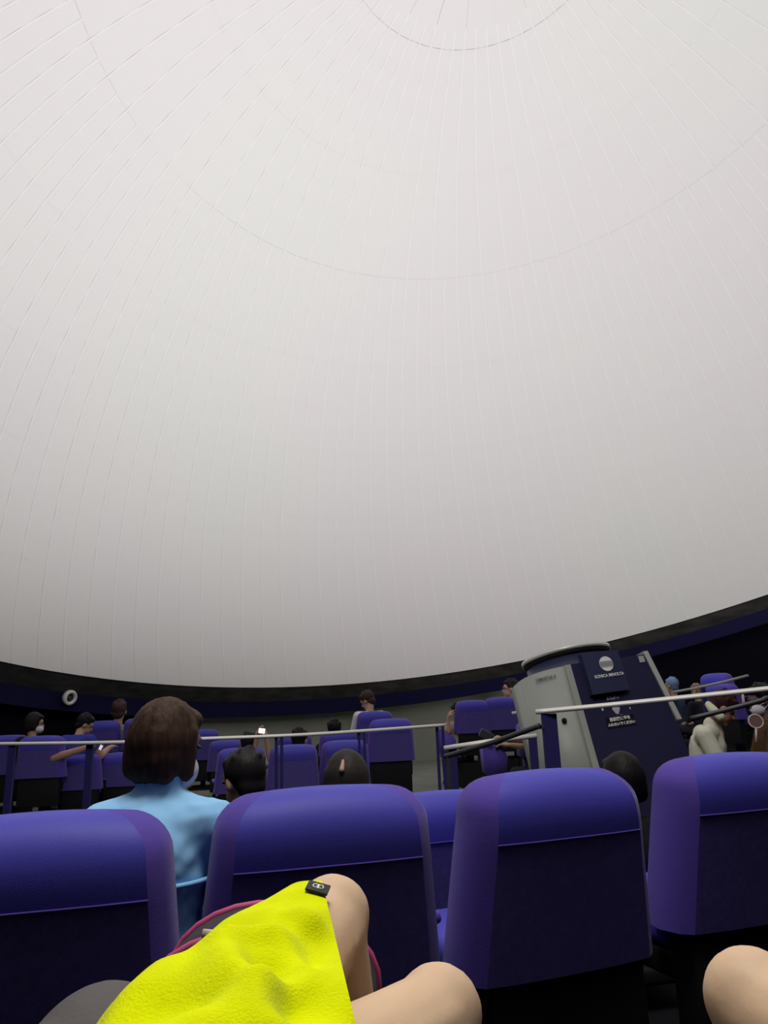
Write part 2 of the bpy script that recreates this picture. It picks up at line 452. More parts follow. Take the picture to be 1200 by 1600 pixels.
# ------------------------------------------------------------ rails
def rail_pts(pp): return [at(x, y, Y) for x, y, Y in pp]
def dense(pts, n=6):
    out = []
    for i in range(len(pts)-1):
        p0 = pts[max(i-1, 0)]; p1 = pts[i]; p2 = pts[i+1]; p3 = pts[min(i+2, len(pts)-1)]
        for k in range(n):
            t = k/n
            out.append(.5*((2*p1)+(p2-p0)*t+(2*p0-5*p1+4*p2-p3)*t*t+(3*p1-p0-3*p2+p3)*t**3))
    out.append(pts[-1]); return out
R1 = dense(rail_pts([(-60, 1163.5, 5.9), (60, 1162.5, 5.75), (190, 1160.5, 5.65), (318, 1155, 5.65), (470, 1149, 5.8), (600, 1140.5, 6.2), (693, 1133.5, 6.8)]))
rl = thing('guard_rail', 'long curved pale handrail crossing from the left edge to the aisle', 'rail', (R1[12].x, R1[12].y, FZ))
def child(name, bm, m, root, smooth=True):
    me = mesh_of(bm, name, smooth); me.transform(root.matrix_basis.inverted() if root.matrix_basis else Matrix())
    return link(name, me, m, root)
def setup(root):
    bpy.context.view_layer.update(); return root
PROF = [(-.022, -.007), (.022, -.007), (.026, 0), (.022, .009), (0, .013), (-.022, .009), (-.026, 0)]
child('top_rail', sweep([p+Vector((0, 0, 0)) for p in R1], [(a*1.0, b*1.25) for a, b in PROF], upv=Vector((0, 0, 1))), M_ALU, rl)
def post(root, px, py, Y, wd, dp, double=False):
    p = at(px, py, Y)
    if double:
        for s in (-1, 1):
            child('post', bx(p.x+s*wd*.85-wd*.4, p.x+s*wd*.85+wd*.4, p.y-dp/2, p.y+dp/2, FZ, p.z), M_NAVYPOST, root, False)
    else: child('post', bx(p.x-wd/2, p.x+wd/2, p.y-dp/2, p.y+dp/2, FZ, p.z), M_NAVYPOST, root, False)
post(rl, 141, 1163, 5.7, .05, .03)
post(rl, 436, 1151, 5.75, .024, .03, True)
post(rl, 565, 1144, 6.05, .024, .03, True)
post(rl, 687, 1135, 6.75, .030, .04, True)
post(rl, 20, 1163, 5.8, .05, .03)
R2 = dense(rail_pts([(838, 1113.5, 4.75), (950, 1103, 4.6), (1080, 1090, 4.45), (1200, 1077.5, 4.3), (1290, 1067, 4.2)]))
r2 = thing('guard_rail', 'pale handrail passing in front of the console to the right edge', 'rail', (R2[2].x, R2[2].y, FZ))
child('top_rail', sweep(R2, [(a*1.15, b*1.5) for a, b in PROF], upv=Vector((0, 0, 1))), M_ALU, r2)
post(r2, 857, 1115, 4.74, .088, .05)
post(r2, 1222, 1078, 4.3, .06, .05)
R3 = [at(694, 1170, 5.3), at(760, 1160, 5.3), at(838, 1150.5, 5.3)]
r3 = thing('guard_rail', 'short pale handrail low in the aisle, under the crossing dark rail', 'rail', (R3[1].x, R3[1].y, FZ))
child('top_rail', sweep(R3, [(a*1.15, b*1.5) for a, b in PROF], upv=Vector((0, 0, 1))), M_ALU, r3)
post(r3, 707, 1170, 5.32, .055, .05)
post(r3, 832, 1153, 5.3, .05, .05)
R4 = [at(696, 1182, 5.0), at(700, 1181, 4.98), at(770, 1160, 4.85), at(838, 1136, 4.72), at(843, 1134, 4.70)]
r4 = thing('sloping_handrail', 'dark round handrail sloping up across the short pale rail', 'rail', (R4[0].x, R4[0].y, FZ))
child('tube', tube(R4, .017), M_DARKRAIL, r4); p = R4[1]
child('post', bx(p.x-.012, p.x+.012, p.y-.012, p.y+.012, FZ, p.z), M_DARKRAIL, r4, False)
p = R4[3]; child('bracket', bx(p.x-.0, p.x+.05, p.y-.01, p.y+.06, p.z-.012, p.z+.012), M_DARKRAIL, r4, False)
R5 = [at(800, 1115, 8.0), at(870, 1107, 7.9)]
r5 = thing('guard_rail', 'short bit of pale rail left of the console above the seats', 'rail', (R5[0].x, R5[0].y, FZ))
child('top_rail', sweep(R5, [(a, b*1.5) for a, b in PROF], upv=Vector((0, 0, 1))), M_ALU, r5); post(r5, 860, 1108, 7.95, .05, .04)
R6 = [at(1052, 1082, 8.6), at(1090, 1075, 8.6), at(1130, 1066, 8.7), at(1168, 1056, 8.8)]
r6 = thing('guard_rail', 'thin grey rail rising right of the console before the small far seats', 'rail', (R6[1].x, R6[1].y, FZ))
child('top_rail', sweep(R6, [(a*.9, b*1.3) for a, b in PROF], upv=Vector((0, 0, 1))), mat('dull_rail', (.30, .30, .30), .5), r6)
post(r6, 1098, 1074, 8.6, .04, .04)
R7 = dense([at(1079, 1123, 3.9), at(1130, 1110.5, 3.85), at(1190, 1094.5, 3.8), at(1198, 1091, 3.8), at(1240, 1088, 3.8)], 3)
r7 = thing('sloping_handrail', 'dark round handrail below the long pale rail at the right', 'rail', (R7[0].x, R7[0].y, 0))
child('tube', tube(R7, .0125), M_DARKRAIL, r7); p = at(1225, 1090, 3.8)
child('post', bx(p.x-.012, p.x+.012, p.y-.012, p.y+.012, FZ, p.z), M_DARKRAIL, r7, False)

# ------------------------------------------------------------ projector console, tilted like the dome
PH = math.radians(12)
cx_ = Vector((math.cos(PH), math.sin(PH), 0)); cz = NAX; cx_ = (cx_-cz*cx_.dot(cz)).normalized(); cy = cz.cross(cx_)
con = thing('projector_console', 'grey and navy projector console with a round top beyond the rail', 'console')
con.matrix_world = Matrix(((cx_.x, cy.x, cz.x, CON_O.x), (cx_.y, cy.y, cz.y, CON_O.y), (cx_.z, cy.z, cz.z, CON_O.z), (0, 0, 0, 1)))
M_CGREY = mat('console_grey_paint', (.325, .345, .31), .45, spec=.4, var=.05, vscale=3)
M_CNAVY = mat('console_navy_panel', (.018, .018, .062), .5, spec=.3)
M_CNAVY2 = mat('console_drum_navy', (.026, .032, .085), .35, spec=.5)
M_SILV = mat('console_silver_edge', (.62, .63, .58), .35, metal=.3)
ZL = -.70
gp = [(-.045, -.012), (-.10, -.010), (-.16, .0), (-.21, .018), (-.26, .045), (-.30, .08), (-.335, .13), (-.355, .20), (-.36, .30), (-.345, .45), (-.32, .62), (-.045, .62)]
gt = [(x*(.97), y) for x, y in gp]
gl = [(x*1.06, y) for x, y in gp]
def slopetop(bm, zt, k=.14):
    for v in bm.verts:
        if v.co.z > .5: v.co.z += k*(v.co.x+.05)
    return bm
ob = obj('side_shell', slopetop(prism(gl, ZL, .865, gt), 0, .05), M_CGREY, con, smooth=False)
for i_, p_ in enumerate(ob.data.polygons): p_.use_smooth = abs(p_.normal.z) < .5
obj('edge_strip', prism([(-.055, -.022), (-.0, -.022), (-.0, .1), (-.055, .1)], ZL, .870), mat('console_edge_grey', (.38, .40, .36), .4), con, False)
np_b = [(0, -.004), (.93, -.004), (.93, .62), (0, .62)]; np_t = [(0, -.004), (.735, -.004), (.735, .62), (0, .62)]
obj('front_panel', prism(np_b, ZL, .875, np_t), M_CNAVY, con, False)
er_b = [(.75, -.014), (.797, -.014), (.797, .6), (.75, .6)]
er = bmesh.new()
def quadbar(bm, pa, pb, wd, y0, y1):
    a = [bm.verts.new((pa[0], y, pa[1])) for y in (y0, y1)]; b = [bm.verts.new((pa[0]+wd, y, pa[1])) for y in (y0, y1)]
    c = [bm.verts.new((pb[0], y, pb[1])) for y in (y0, y1)]; d = [bm.verts.new((pb[0]+wd, y, pb[1])) for y in (y0, y1)]
    for q in ((a[0], b[0], d[0], c[0]), (a[1], b[1], d[1], c[1]), (a[0], a[1], c[1], c[0]), (b[0], b[1], d[1], d[0]), (a[0], b[0], b[1], a[1]), (c[0], d[0], d[1], c[1])): bm.faces.new(q)
quadbar(er, (.815, .30), (.705, .90), .045, -.02, .6)
obj('silver_edge', er, M_SILV, con, False)
# drum and disc
def cyl(bm, cx0, cy0, r0, r1, z0, z1, n=48, a0=0):
    A = [bm.verts.new((cx0+r0*math.cos(2*PI*k/n), cy0+r0*math.sin(2*PI*k/n), z0)) for k in range(n)]
    B = [bm.verts.new((cx0+r1*math.cos(2*PI*k/n), cy0+r1*math.sin(2*PI*k/n), z1)) for k in range(n)]
    for k in range(n): bm.faces.new((A[k], A[(k+1) % n], B[(k+1) % n], B[k]))
    bm.faces.new(A[::-1]); bm.faces.new(B); return bm
def sm(o):
    for p in o.data.polygons: p.use_smooth = abs(p.normal.z) < .7
    return o
DC = (.17, .36)
sm(obj('drum', cyl(bmesh.new(), *DC,   .36, .37, .55, .98), M_CNAVY2, con))
sm(obj('drum_collar', cyl(bmesh.new(), *DC, .375, .395, .965, 1.0), M_BLACK, con))
sm(obj('top_disc', cyl(bmesh.new(), *DC, .40, .40, 1.001, 1.036), M_SILV, con))
# logo plate: follows the drum, drops in front of the panel
bm = bmesh.new(); A = []
for k in range(9):
    x = .10+.35*k/8; y = -.075+.06*((k/8-.4)**2)
    A.append([bm.verts.new((x, y, .59)), bm.verts.new((x, y, .935)), bm.verts.new((x, y+.10, .935)), bm.verts.new((x, y+.075, .59))])
for a, b in zip(A, A[1:]):
    for j in range(4): bm.faces.new((a[j], a[(j+1) % 4], b[(j+1) % 4], b[j]))
bm.faces.new(A[0]); bm.faces.new(A[-1])
obj('logo_plate', bm, M_CNAVY2, con, False)
def text(name, s, loc, size, m, parent, rot=(PI/2, 0, 0), sx=1.0, bold=0, depth=.0012, label=None):
    cu = bpy.data.curves.new(name, 'FONT'); cu.body = s; cu.size = size; cu.align_x = 'CENTER'; cu.align_y = 'CENTER'
    cu.extrude = depth; cu.offset = bold; cu.resolution_u = 3
    t = bpy.data.objects.new('tmp', cu); COL.objects.link(t); dg = bpy.context.evaluated_depsgraph_get()
    me = bpy.data.meshes.new_from_object(t.evaluated_get(dg)); bpy.data.objects.remove(t)
    o = link(name, me, m, parent); o.location = loc; o.rotation_euler = rot; o.scale = (sx, 1, 1)
    if label: o['label'] = label
    return o
M_WHITE = mat('white_print', (.85, .85, .83), .6)
M_PRGREY = mat('grey_print', (.33, .33, .34), .6)
# emblem: white globe with a grey band of fine lines
bm = bmesh.new(); n = 32
a = [bm.verts.new((.295+.062*math.cos(2*PI*k/n), -.079, .825+.062*math.sin(2*PI*k/n))) for k in range(n)]
b = [bm.verts.new((v.co.x, -.070, v.co.z)) for v in a]
for k in range(n): bm.faces.new((a[k], a[(k+1) % n], b[(k+1) % n], b[k]))
bm.faces.new(a); bm.faces.new(b)
lg = obj('globe_emblem', bm, M_WHITE, con, False); lg['label'] = 'white globe emblem with grey lines across'
for q in range(5):
    z = .801+.011*q; h = math.sqrt(.060**2-(z-.825)**2)
    obj('emblem_line', bx(.295-h, .295+h, -.0815, -.0785, z-.003-(.001*(2-abs(q-2))), z+.003+(.001*(2-abs(q-2)))), M_PRGREY, lg, False)
text('lettering', 'KONICA MINOLTA', (.29, -.078, .727), .036, M_WHITE, con, sx=.88, bold=.0007)
text('lettering', 'おねがい', (.30, -.007, .55), .030, M_WHITE, con, bold=.001)
# pale sheet-print: round pale mark with small marks at its sides
bm = bmesh.new(); bmesh.ops.create_uvsphere(bm, u_segments=16, v_segments=8, radius=1)
for v in bm.verts: v.co = Vector((.302+v.co.x*.036*(1-.25*(v.co.z < 0)), -.005+v.co.y*.003, .458+v.co.z*.043))
obj('round_sticker', bm, mat('sticker_white', (.55, .53, .56), .6), con)
bm = bmesh.new(); box(bm, .172, .186, -.007, -.003, .462, .487); obj('small_mark', bm, M_WHITE, con, False)
bm = bmesh.new(); box(bm, .405, .438, -.007, -.003, .475, .481); box(bm, .425, .431, -.007, -.003, .44, .46); obj('small_mark', bm, M_WHITE, con, False)
obj('small_mark', bx(.318, .345, -.007, -.003, .402, .412), mat('sticker_purple', (.20, .06, .22), .6), con, False)
obj('notice', bx(.18, .44, -.0065, -.003, .31, .40), M_BLACK, con, False)
text('lettering', '投影機に手を', (.31, -.008, .378), .032, M_WHITE, con, bold=.001)
text('lettering', 'ふれないでください', (.31, -.008, .338), .028, M_WHITE, con, bold=.001)
text('lettering', 'GEMINISTAR III', (-.235, .018, .79), .036, mat('dark_print', (.06, .06, .065), .6), con, rot=(PI/2, 0, math.radians(-27)), sx=.72, bold=.0008)
obj('corner_tag', bx(.65, .70, -.012, -.004, .81, .865), mat('tag_white', (.42, .42, .42), .5), con, False)
for x, y, z in ((-.18, .0, .43), (-.285, .06, .42)):
    bm = cyl(bmesh.new(), 0, 0, .022, .019, 0, .016, 16)
    k = obj('keyhole_cap', bm, M_BLACK, con); k.location = (x, y, z); k.rotation_euler = (PI/2, 0, math.radians(-14 if x > -.2 else -30))

# ------------------------------------------------------------ people
def capsule(bm, a, b, ra, rb, seg=1):
    tmp = bmesh.new()
    for p, r in ((a, ra), (b, rb)):
        bmesh.ops.create_icosphere(tmp, subdivisions=2, radius=r, matrix=Matrix.Translation(p))
    res = bmesh.ops.convex_hull(tmp, input=tmp.verts)
    bad = [g for g in res['geom_interior'] if isinstance(g, bmesh.types.BMVert)] + [g for g in res['geom_unused'] if isinstance(g, bmesh.types.BMVert)]
    bmesh.ops.delete(tmp, geom=list(set(bad)), context='VERTS')
    me = bpy.data.meshes.new('t'); tmp.to_mesh(me); tmp.free(); bm.from_mesh(me); bpy.data.meshes.remove(me)
def ellip(bm, c, r, rot=None):
    M = Matrix.Translation(c) @ (rot.to_4x4() if rot else Matrix()) @ Matrix.Diagonal((*r, 1))
    bmesh.ops.create_icosphere(bm, subdivisions=3, radius=1, matrix=M)
def remesh(bm, vox, it=4):
    me = bpy.data.meshes.new('t'); bm.to_mesh(me); bm.free()
    o = bpy.data.objects.new('t', me); COL.objects.link(o)
    r = o.modifiers.new('r', 'REMESH'); r.mode = 'VOXEL'; r.voxel_size = vox; r.use_smooth_shade = True
    s = o.modifiers.new('s', 'SMOOTH'); s.factor = .5; s.iterations = it
    dg = bpy.context.evaluated_depsgraph_get(); out = bpy.data.meshes.new_from_object(o.evaluated_get(dg))
    bpy.data.objects.remove(o); bpy.data.meshes.remove(me)
    for p in out.polygons: p.use_smooth = True
    return out
BASE = dict(pelvis=(0, 0, .10), waist=(0, -.01, .24), chest=(0, -.02, .40), neck=(0, 0, .54), head=(0, .03, .70),
            shL=(-.165, -.01, .49), shR=(.165, -.01, .49), elL=(-.21, .07, .24), elR=(.21, .07, .24), wrL=(-.10, .27, .20), wrR=(.10, .27, .20),
            hipL=(-.09, 0, .09), hipR=(.09, 0, .09), knL=(-.11, .42, .12), knR=(.11, .42, .12), anL=(-.11, .45, -.28), anR=(.11, .45, -.28),
            toL=(-.11, .60, -.335), toR=(.11, .60, -.335), hdL=(.3, 1, -.1), hdR=(-.3, 1, -.1))
def hand(bm, w, d, s, side, curl=.6, palmn=None):
    d = d.normalized(); pn = palmn or Vector((0, 0, -1)); pn = (pn-d*pn.dot(d)).normalized(); sd = d.cross(pn)*side
    pc = w+d*.045*s
    capsule(bm, w+d*.01*s-sd*.018*s, w+d*.075*s-sd*.026*s, .016*s, .014*s); capsule(bm, w+d*.01*s+sd*.018*s, w+d*.075*s+sd*.026*s, .016*s, .013*s)
    ellip(bm, pc, (.03*s, .03*s, .03*s))
    for i, (o_, L) in enumerate(((-.030, .070), (-.010, .080), (.010, .074), (.029, .058))):
        b0 = w+d*.08*s+sd*o_*s; ang = curl*.6
        d1 = d*math.cos(ang)+pn*math.sin(ang); b1 = b0+d1*L*.5*s; d2 = d*math.cos(ang*2.4)+pn*math.sin(ang*2.4); b2 = b1+d2*L*.5*s
        capsule(bm, b0, b1, .0095*s, .0088*s); capsule(bm, b1, b2, .0088*s, .0075*s)
    t0 = w+d*.025*s-sd*.032*s; t1 = t0+(d*.6-sd*.7+pn*.3)*.035*s; t2 = t1+(d*.9-sd*.1+pn*.5)*.032*s
    capsule(bm, t0, t1, .013*s, .011*s); capsule(bm, t1, t2, .011*s, .009*s)
def person(label, origin, yaw, s, J=None, hyaw=0, hpitch=0, hroll=0, hair='short', haircol=(.010, .008, .008), shirt=(.1, .1, .1), trousers=(.02, .02, .03),
           mask=False, glasses=False, skin=None, vox=.011, sleeve=.55, shorts=None, group=None, shirtmat=None, lg=1.0, ag=1.0, eyes=True, collar=False, hairmat=None, drop=()):
    J0 = dict(BASE); J0.update(J or {}); J0 = {k: Vector(v)*(s if not k.startswith('hd') else 1) for k, v in J0.items()}
    r = thing('person', label, 'person', origin, math.radians(yaw), group)
    r.empty_display_size = .05
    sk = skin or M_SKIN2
    HR = Euler((math.radians(hpitch), math.radians(hroll), math.radians(hyaw)), 'ZXY').to_matrix() if True else None
    HR = (Matrix.Rotation(math.radians(hyaw), 3, 'Z') @ Matrix.Rotation(math.radians(hpitch), 3, 'X') @ Matrix.Rotation(math.radians(hroll), 3, 'Y'))
    H = J0['head']; h = lambda x, y, z: H+HR@(Vector((x, y, z))*s)
    bm = bmesh.new()
    ellip(bm, h(0, -.012, .03), (.075*s, .093*s, .092*s), HR); ellip(bm, h(0, .022, -.045), (.056*s, .066*s, .066*s), HR)
    capsule(bm, h(0, .082, .01), h(0, .100, -.022), .010*s, .014*s); ellip(bm, h(0, .075, -.095), (.022*s, .016*s, .014*s), HR)
    capsule(bm, h(-.016, .083, -.055), h(.016, .083, -.055), .008*s, .008*s)
    for sg in (-1, 1): ellip(bm, h(sg*.076, -.005, -.005), (.012*s, .02*s, .032*s), HR); ellip(bm, h(sg*.03, .077, .035), (.018*s, .012*s, .010*s), HR)
    capsule(bm, J0['neck']-Vector((0, 0, .03*s)), h(0, -.02, -.05), .055*s, .05*s)
    capsule(bm, J0['chest'], J0['neck']-Vector((0, 0, .04*s)), .10*s, .06*s); capsule(bm, J0['waist'], J0['chest'], .105*s, .115*s); capsule(bm, J0['pelvis'], J0['waist'], .12*s, .105*s)
    for S, sg in (('L', -1), ('R', 1)):
        capsule(bm, J0['chest']+Vector((0, 0, .04*s)), J0['sh'+S], .09*s, .052*s)
        capsule(bm, J0['sh'+S], J0['el'+S], .046*s*ag, .036*s*ag); capsule(bm, J0['el'+S], J0['wr'+S], .036*s*ag, .023*s*ag)
        hand(bm, J0['wr'+S], J0['hd'+S], s, -sg)
        capsule(bm, J0['pelvis'], J0['hip'+S], .11*s, .085*s*lg)
        capsule(bm, J0['hip'+S], J0['kn'+S], .080*s*lg, .056*s*lg)
        k, a = J0['kn'+S], J0['an'+S]
        ellip(bm, k+(k-J0['hip'+S]).normalized()*.012*s+Vector((0, 0, .008*s)), (.053*s*lg,)*3)
        mid = k.lerp(a, .3)
        capsule(bm, k, mid, .053*s*lg, .052*s*lg); capsule(bm, mid, a, .052*s*lg, .034*s*lg)
        capsule(bm, a+Vector((0, 0, -.02*s)), J0['to'+S], .036*s, .026*s)
    body = link('body', remesh(bm, vox, 3), sk, r)
    def cloth(name, segs, m, v=None, it=5):
        b = bmesh.new()
        for a, c, ra, rb in segs: capsule(b, a, c, ra*s, rb*s)
        return link(name, remesh(b, v or vox, it), m, r)
    sm_ = shirtmat or mat('cloth_%d_%d_%d' % tuple(int(c*1000) for c in shirt), shirt, .9, bump=.6, scale=14, spec=.1)
    if shirt is not None:
        segs = [(J0['pelvis']+Vector((0, 0, .02)), J0['waist'], .140, .130), (J0['waist'], J0['chest'], .130, .140), (J0['chest'], J0['neck']-Vector((0, 0, .055*s)), .125, .082)]
        for S in 'LR':
            segs.append((J0['neck']-Vector((0, 0, .050*s)), J0['sh'+S]+Vector((0, 0, -.004)), .072, .062))
            segs += [(J0['chest']+Vector((0, 0, .04*s)), J0['sh'+S], .108, .070), (J0['sh'+S], J0['sh'+S].lerp(J0['el'+S], min(1, sleeve*1.6)), .068, .062)]
            if sleeve > .8: segs.append((J0['el'+S], J0['wr'+S].lerp(J0['el'+S], .08), .055, .042))
        if collar: segs.append((J0['neck']-Vector((0, 0, .03*s)), J0['neck']+Vector((0, 0, .008*s)), .072, .066))
        cloth('shirt', segs, sm_)
    tm = mat('trouser_%d_%d_%d' % tuple(int(c*1000) for c in (shorts or trousers)), shorts or trousers, .9, spec=.1, bump=.4, scale=20)
    segs = [(J0['pelvis'], J0['pelvis']+Vector((0, 0, .05*s)), .134, .13)]
    for S in 'LR':
        if 'leg'+S in drop: continue
        segs.append((J0['pelvis'], J0['hip'+S], .128, .108))
        if shorts: segs.append((J0['hip'+S], J0['hip'+S].lerp(J0['kn'+S], .7), .105, .09))
        else: segs += [(J0['hip'+S], J0['kn'+S], .098, .074), (J0['kn'+S], J0['an'+S], .072, .055)]
    if J is None or 'notrousers' not in drop: cloth('trousers', segs, tm)
    for S in 'LR':
        b = bmesh.new(); capsule(b, J0['an'+S]+Vector((0, 0, -.035*s)), J0['to'+S], .045*s, .036*s); link('shoe', remesh(b, vox, 2), mat('shoe_dark', (.02, .02, .02), .6), r)
    # hair
    hm = hairmat or mat('hair_%d_%d' % (int(haircol[0]*1000), int(haircol[2]*1000)), haircol, .55, bump=.7, scale=70, stretch=(1, 1, .12), spec=.15)
    b = bmesh.new()
    ellip(b, h(0, -.028, .045), (.088*s, .098*s, .096*s), HR)
    ellip(b, h(0, .03, .085), (.066*s, .05*s, .034*s), HR)
    if hair in ('bob', 'long'):
        ellip(b, h(0, -.035, .02), (.096*s, .098*s, .105*s), HR)
        ellip(b, h(0, -.05, -.018), (.094*s, .075*s, .088*s), HR)
        for sg in (-1, 1): capsule(b, h(sg*.072, -.005, .05), h(sg*.078, .0, -.055), .026*s, .024*s)
        capsule(b, h(-.05, -.06, -.055), h(.05, -.06, -.055), .04*s, .04*s)
    else:
        ellip(b, h(0, -.06, -.02), (.070*s, .05*s, .065*s), HR)
        for i in range(14):
            a = random.uniform(0, 2*PI); e = random.uniform(.3, 1.3)
            q = Vector((.086*math.cos(a)*math.cos(e), -.028+.096*math.sin(a)*math.cos(e), .045+.095*math.sin(e)))
            if q.y > .05: continue
            capsule(b, h(*(q*.85)), h(*(q*1.06)), .022*s, .010*s)
    link('hair', remesh(b, vox*.8, 4), hm, r)
    if eyes:
        for sg in (-1, 1):
            b = bmesh.new(); ellip(b, h(sg*.031, .079, .012), (.013*s, .008*s, .007*s), HR); obj('eye', b, mat('eye_dark', (.02, .015, .012), .3), r)
    if mask:
        b = bmesh.new(); ellip(b, h(0, .045, -.055), (.060*s, .066*s, .055*s), HR)
        for sg in (-1, 1): capsule(b, h(sg*.055, .04, -.02), h(sg*.080, -.005, -.01), .004*s, .004*s); capsule(b, h(sg*.050, .04, -.075), h(sg*.080, -.008, -.03), .004*s, .004*s)
        mo = remesh(b, vox*.55, 2); link('face_mask', mo, mat('mask_white', (.62, .60, .66), .8), r)
    if glasses:
        b = bmesh.new()
        for sg in (-1, 1):
            c_ = [h(sg*.033+.022*math.cos(2*PI*k/12), .094, .012+.017*math.sin(2*PI*k/12)) for k in range(13)]
            tube(c_, .002*s, 5, b); tube([h(sg*.055, .092, .016), h(sg*.08, 0, .008)], .002*s, 5, b)
        tube([h(-.011, .096, .014), h(.011, .096, .014)], .002*s, 5, b)
        obj('glasses', b, M_DARKRAIL, r)
    return r, J0
def by_head(label, px, py, Y, yaw, s, pj=None, **k):
    if pj:
        J = dict(k.get('J') or {}); hd = Vector(J.get('head', BASE['head']))*s; M_ = Matrix.Rotation(math.radians(yaw), 3, 'Z'); o_ = at(px, py, Y) - M_ @ hd
        for n_, v_ in pj.items(): J[n_] = tuple((M_.transposed() @ (at(*v_)-o_))/s)
        k['J'] = J
    hd = Vector(((k.get('J') or {}).get('head', BASE['head'])))*s
    p = at(px, py, Y); o = p - Matrix.Rotation(math.radians(yaw), 3, 'Z') @ hd
    return person(label, o, yaw, s, **k)
from mathutils import noise
# --- the person in light blue, in the nearest row
LB = mat('light_blue_jersey', (.25, .50, .76), .85, bump=.35, scale=9, spec=.1)
BROWN = mat('brown_bob_hair', (.062, .034, .022), .6, bump=1.0, scale=75, stretch=(1, 1, .08), spec=.12, col2=(.030, .015, .010), vscale=50)
pl, JL = by_head('person with a brown bob and white mask in a light blue shirt', 264, 1170, 1.86, 4, .86,
    J=dict(head=(0.01, .045, .66), neck=(0, .01, .56), shL=(-.145, -.01, .47), shR=(.145, -.01, .465), elL=(-.23, .07, .24), elR=(.20, .10, .24)),
    hyaw=-32, hpitch=-6, hroll=7, hair='bob', hairmat=BROWN, shirtmat=LB, trousers=(.25, .50, .76), mask=True, vox=.009, collar=True)

for c_ in pl.children:
    if c_.name.startswith('shirt'):
        for v in c_.data.vertices:
            q = v.co; v.co = q + v.normal*(.007*noise.noise(Vector((q.x*9+q.z*7, q.y*5, q.z*16)))+.004*noise.noise(q*34))
    if c_.name.startswith('hair'):
        H_ = JL['head']
        for v in c_.data.vertices:
            q = v.co-H_; a_ = math.atan2(q.x, q.y); v.co += v.normal*(.0028*noise.noise(Vector((math.cos(a_)*22, math.sin(a_)*22, q.z*6)))+.0012*noise.noise(Vector((math.cos(a_)*60, math.sin(a_)*60, q.z*8))))
zl = at(305, 1362, 1.86).z-pl.location.z
obj('shirt_hem', tube([(.130*math.cos(k*PI/16), -.006+.124*math.sin(k*PI/16), zl) for k in range(33)], .006, 6), LB, pl)
# --- heads of the second row
by_head('black-haired person low between the light blue shirt and the middle seat', 378, 1222, 2.95, 10, .88, hyaw=40, hpitch=-10, shirt=(.012, .012, .014))
pp_, _ = by_head('person whose dark hair has a pale parting, just over the middle seat', 541, 1226, 2.95, 10, .90, hpitch=-14, shirt=(.012, .012, .014), hair='bob', haircol=(.020, .017, .013))
b = bmesh.new(); q_ = at(534, 1203, 2.84); capsule(b, q_, q_+Vector((.004, .03, .03)), .010, .006); b.transform(pp_.matrix_basis.inverted())
obj('hair_parting', b, M_SKIN2, pp_)['label'] = 'pale parting in the hair'
by_head('black-haired person low in front of the console', 970, 1222, 3.4, 12, .92, hyaw=10, hpitch=-5, shirt=(.008, .008, .010), hair='bob', haircol=(.006, .005, .005))
# --- far left
by_head('black-haired person in a white mask facing right at far left', 55, 1131, 9.1, -20, .98, hyaw=-45, hpitch=-10, hair='bob', mask=True, shirt=(.02, .02, .025))
arm = dict(head=(0.02, .10, .66), elL=(-.34, .02, .33), wrL=(-.60, .0, .22), hdL=(-1, .1, -.5), elR=(.22, .16, .30), wrR=(.10, .34, .40), hdR=(.1, 1, .2))
by_head('person in a blue shirt leaning over, one bare arm along the seat top', 133, 1133, 9.3, -10, 1.0, hyaw=-55, hpitch=-28, J=dict(head=(.02, .10, .66), hdL=(1, 0, .3), elR=(.25, .10, .30), wrR=(.24, .30, .38), hdR=(.2, 1, .2)), pj=dict(elL=(84, 1184, 8.80), wrL=(143, 1166, 8.80)), shirt=(.04, .05, .30), sleeve=.30, ag=1.4)
by_head('brown-haired person in beige seen from behind near the far wall', 186, 1112, 12.0, 0, 1.35, hair='short', haircol=(.060, .030, .030), shirt=(.20, .19, .15), hyaw=8)
# --- middle
pf, JF = by_head('black-haired person in white holding a lit phone up before the face', 390, 1163, 8.2, -6, .95, J=dict(hdL=(.3, .0, 1), hdR=(-.2, .0, 1)), pj=dict(elL=(396, 1186, 8.0), wrL=(401, 1152, 7.95), elR=(422, 1190, 8.0), wrR=(416, 1154, 7.95)), hyaw=-12, shirt=(.62, .62, .58), sleeve=.5)
by_head('boy in a white shirt with reddish dark hair looking down to the left', 574, 1096, 10.75, 20, 1.05, hyaw=45, hpitch=-30, haircol=(.040, .017, .015), shirt=(.62, .62, .62), J=dict(head=(0, .08, .68)))
by_head('small black-haired head showing above the far middle seats', 522, 1141, 11.0, 0, 1.15, hyaw=10, shirt=(.02, .02, .02))
by_head('dark-haired person sunk behind the middle far seat', 470, 1157, 8.4, 0, 1.0, hyaw=-30, shirt=(.02, .02, .02))
by_head('dark-haired person in beige at the aisle with a hand held to the face', 714, 1113, 11.3, 10, 1.0, hyaw=30, hpitch=-15, shirt=(.42, .36, .27), J=dict(hdL=(.6, .1, 1), head=(0, .07, .68)), pj=dict(elL=(701, 1143, 11.05), wrL=(700, 1121, 11.05)), sleeve=.35)
by_head('man with glasses and black hair in profile beside the console', 797, 1077, 11.9, 60, 1.2, hyaw=28, glasses=True, shirt=(.010, .010, .012))
# seated person whose forearms come out beside the console
ph, JH = by_head('person in black beside the console, bare hands resting with a phone', 858, 1118, 7.6, 78, .95, J=dict(hdL=(.1, 1, .1), hdR=(-.1, 1, .1)), pj=dict(elL=(828, 1168, 7.1), wrL=(797, 1164, 6.95), elR=(825, 1160, 7.3), wrR=(785, 1154, 7.0)), shirt=(.010, .010, .012))
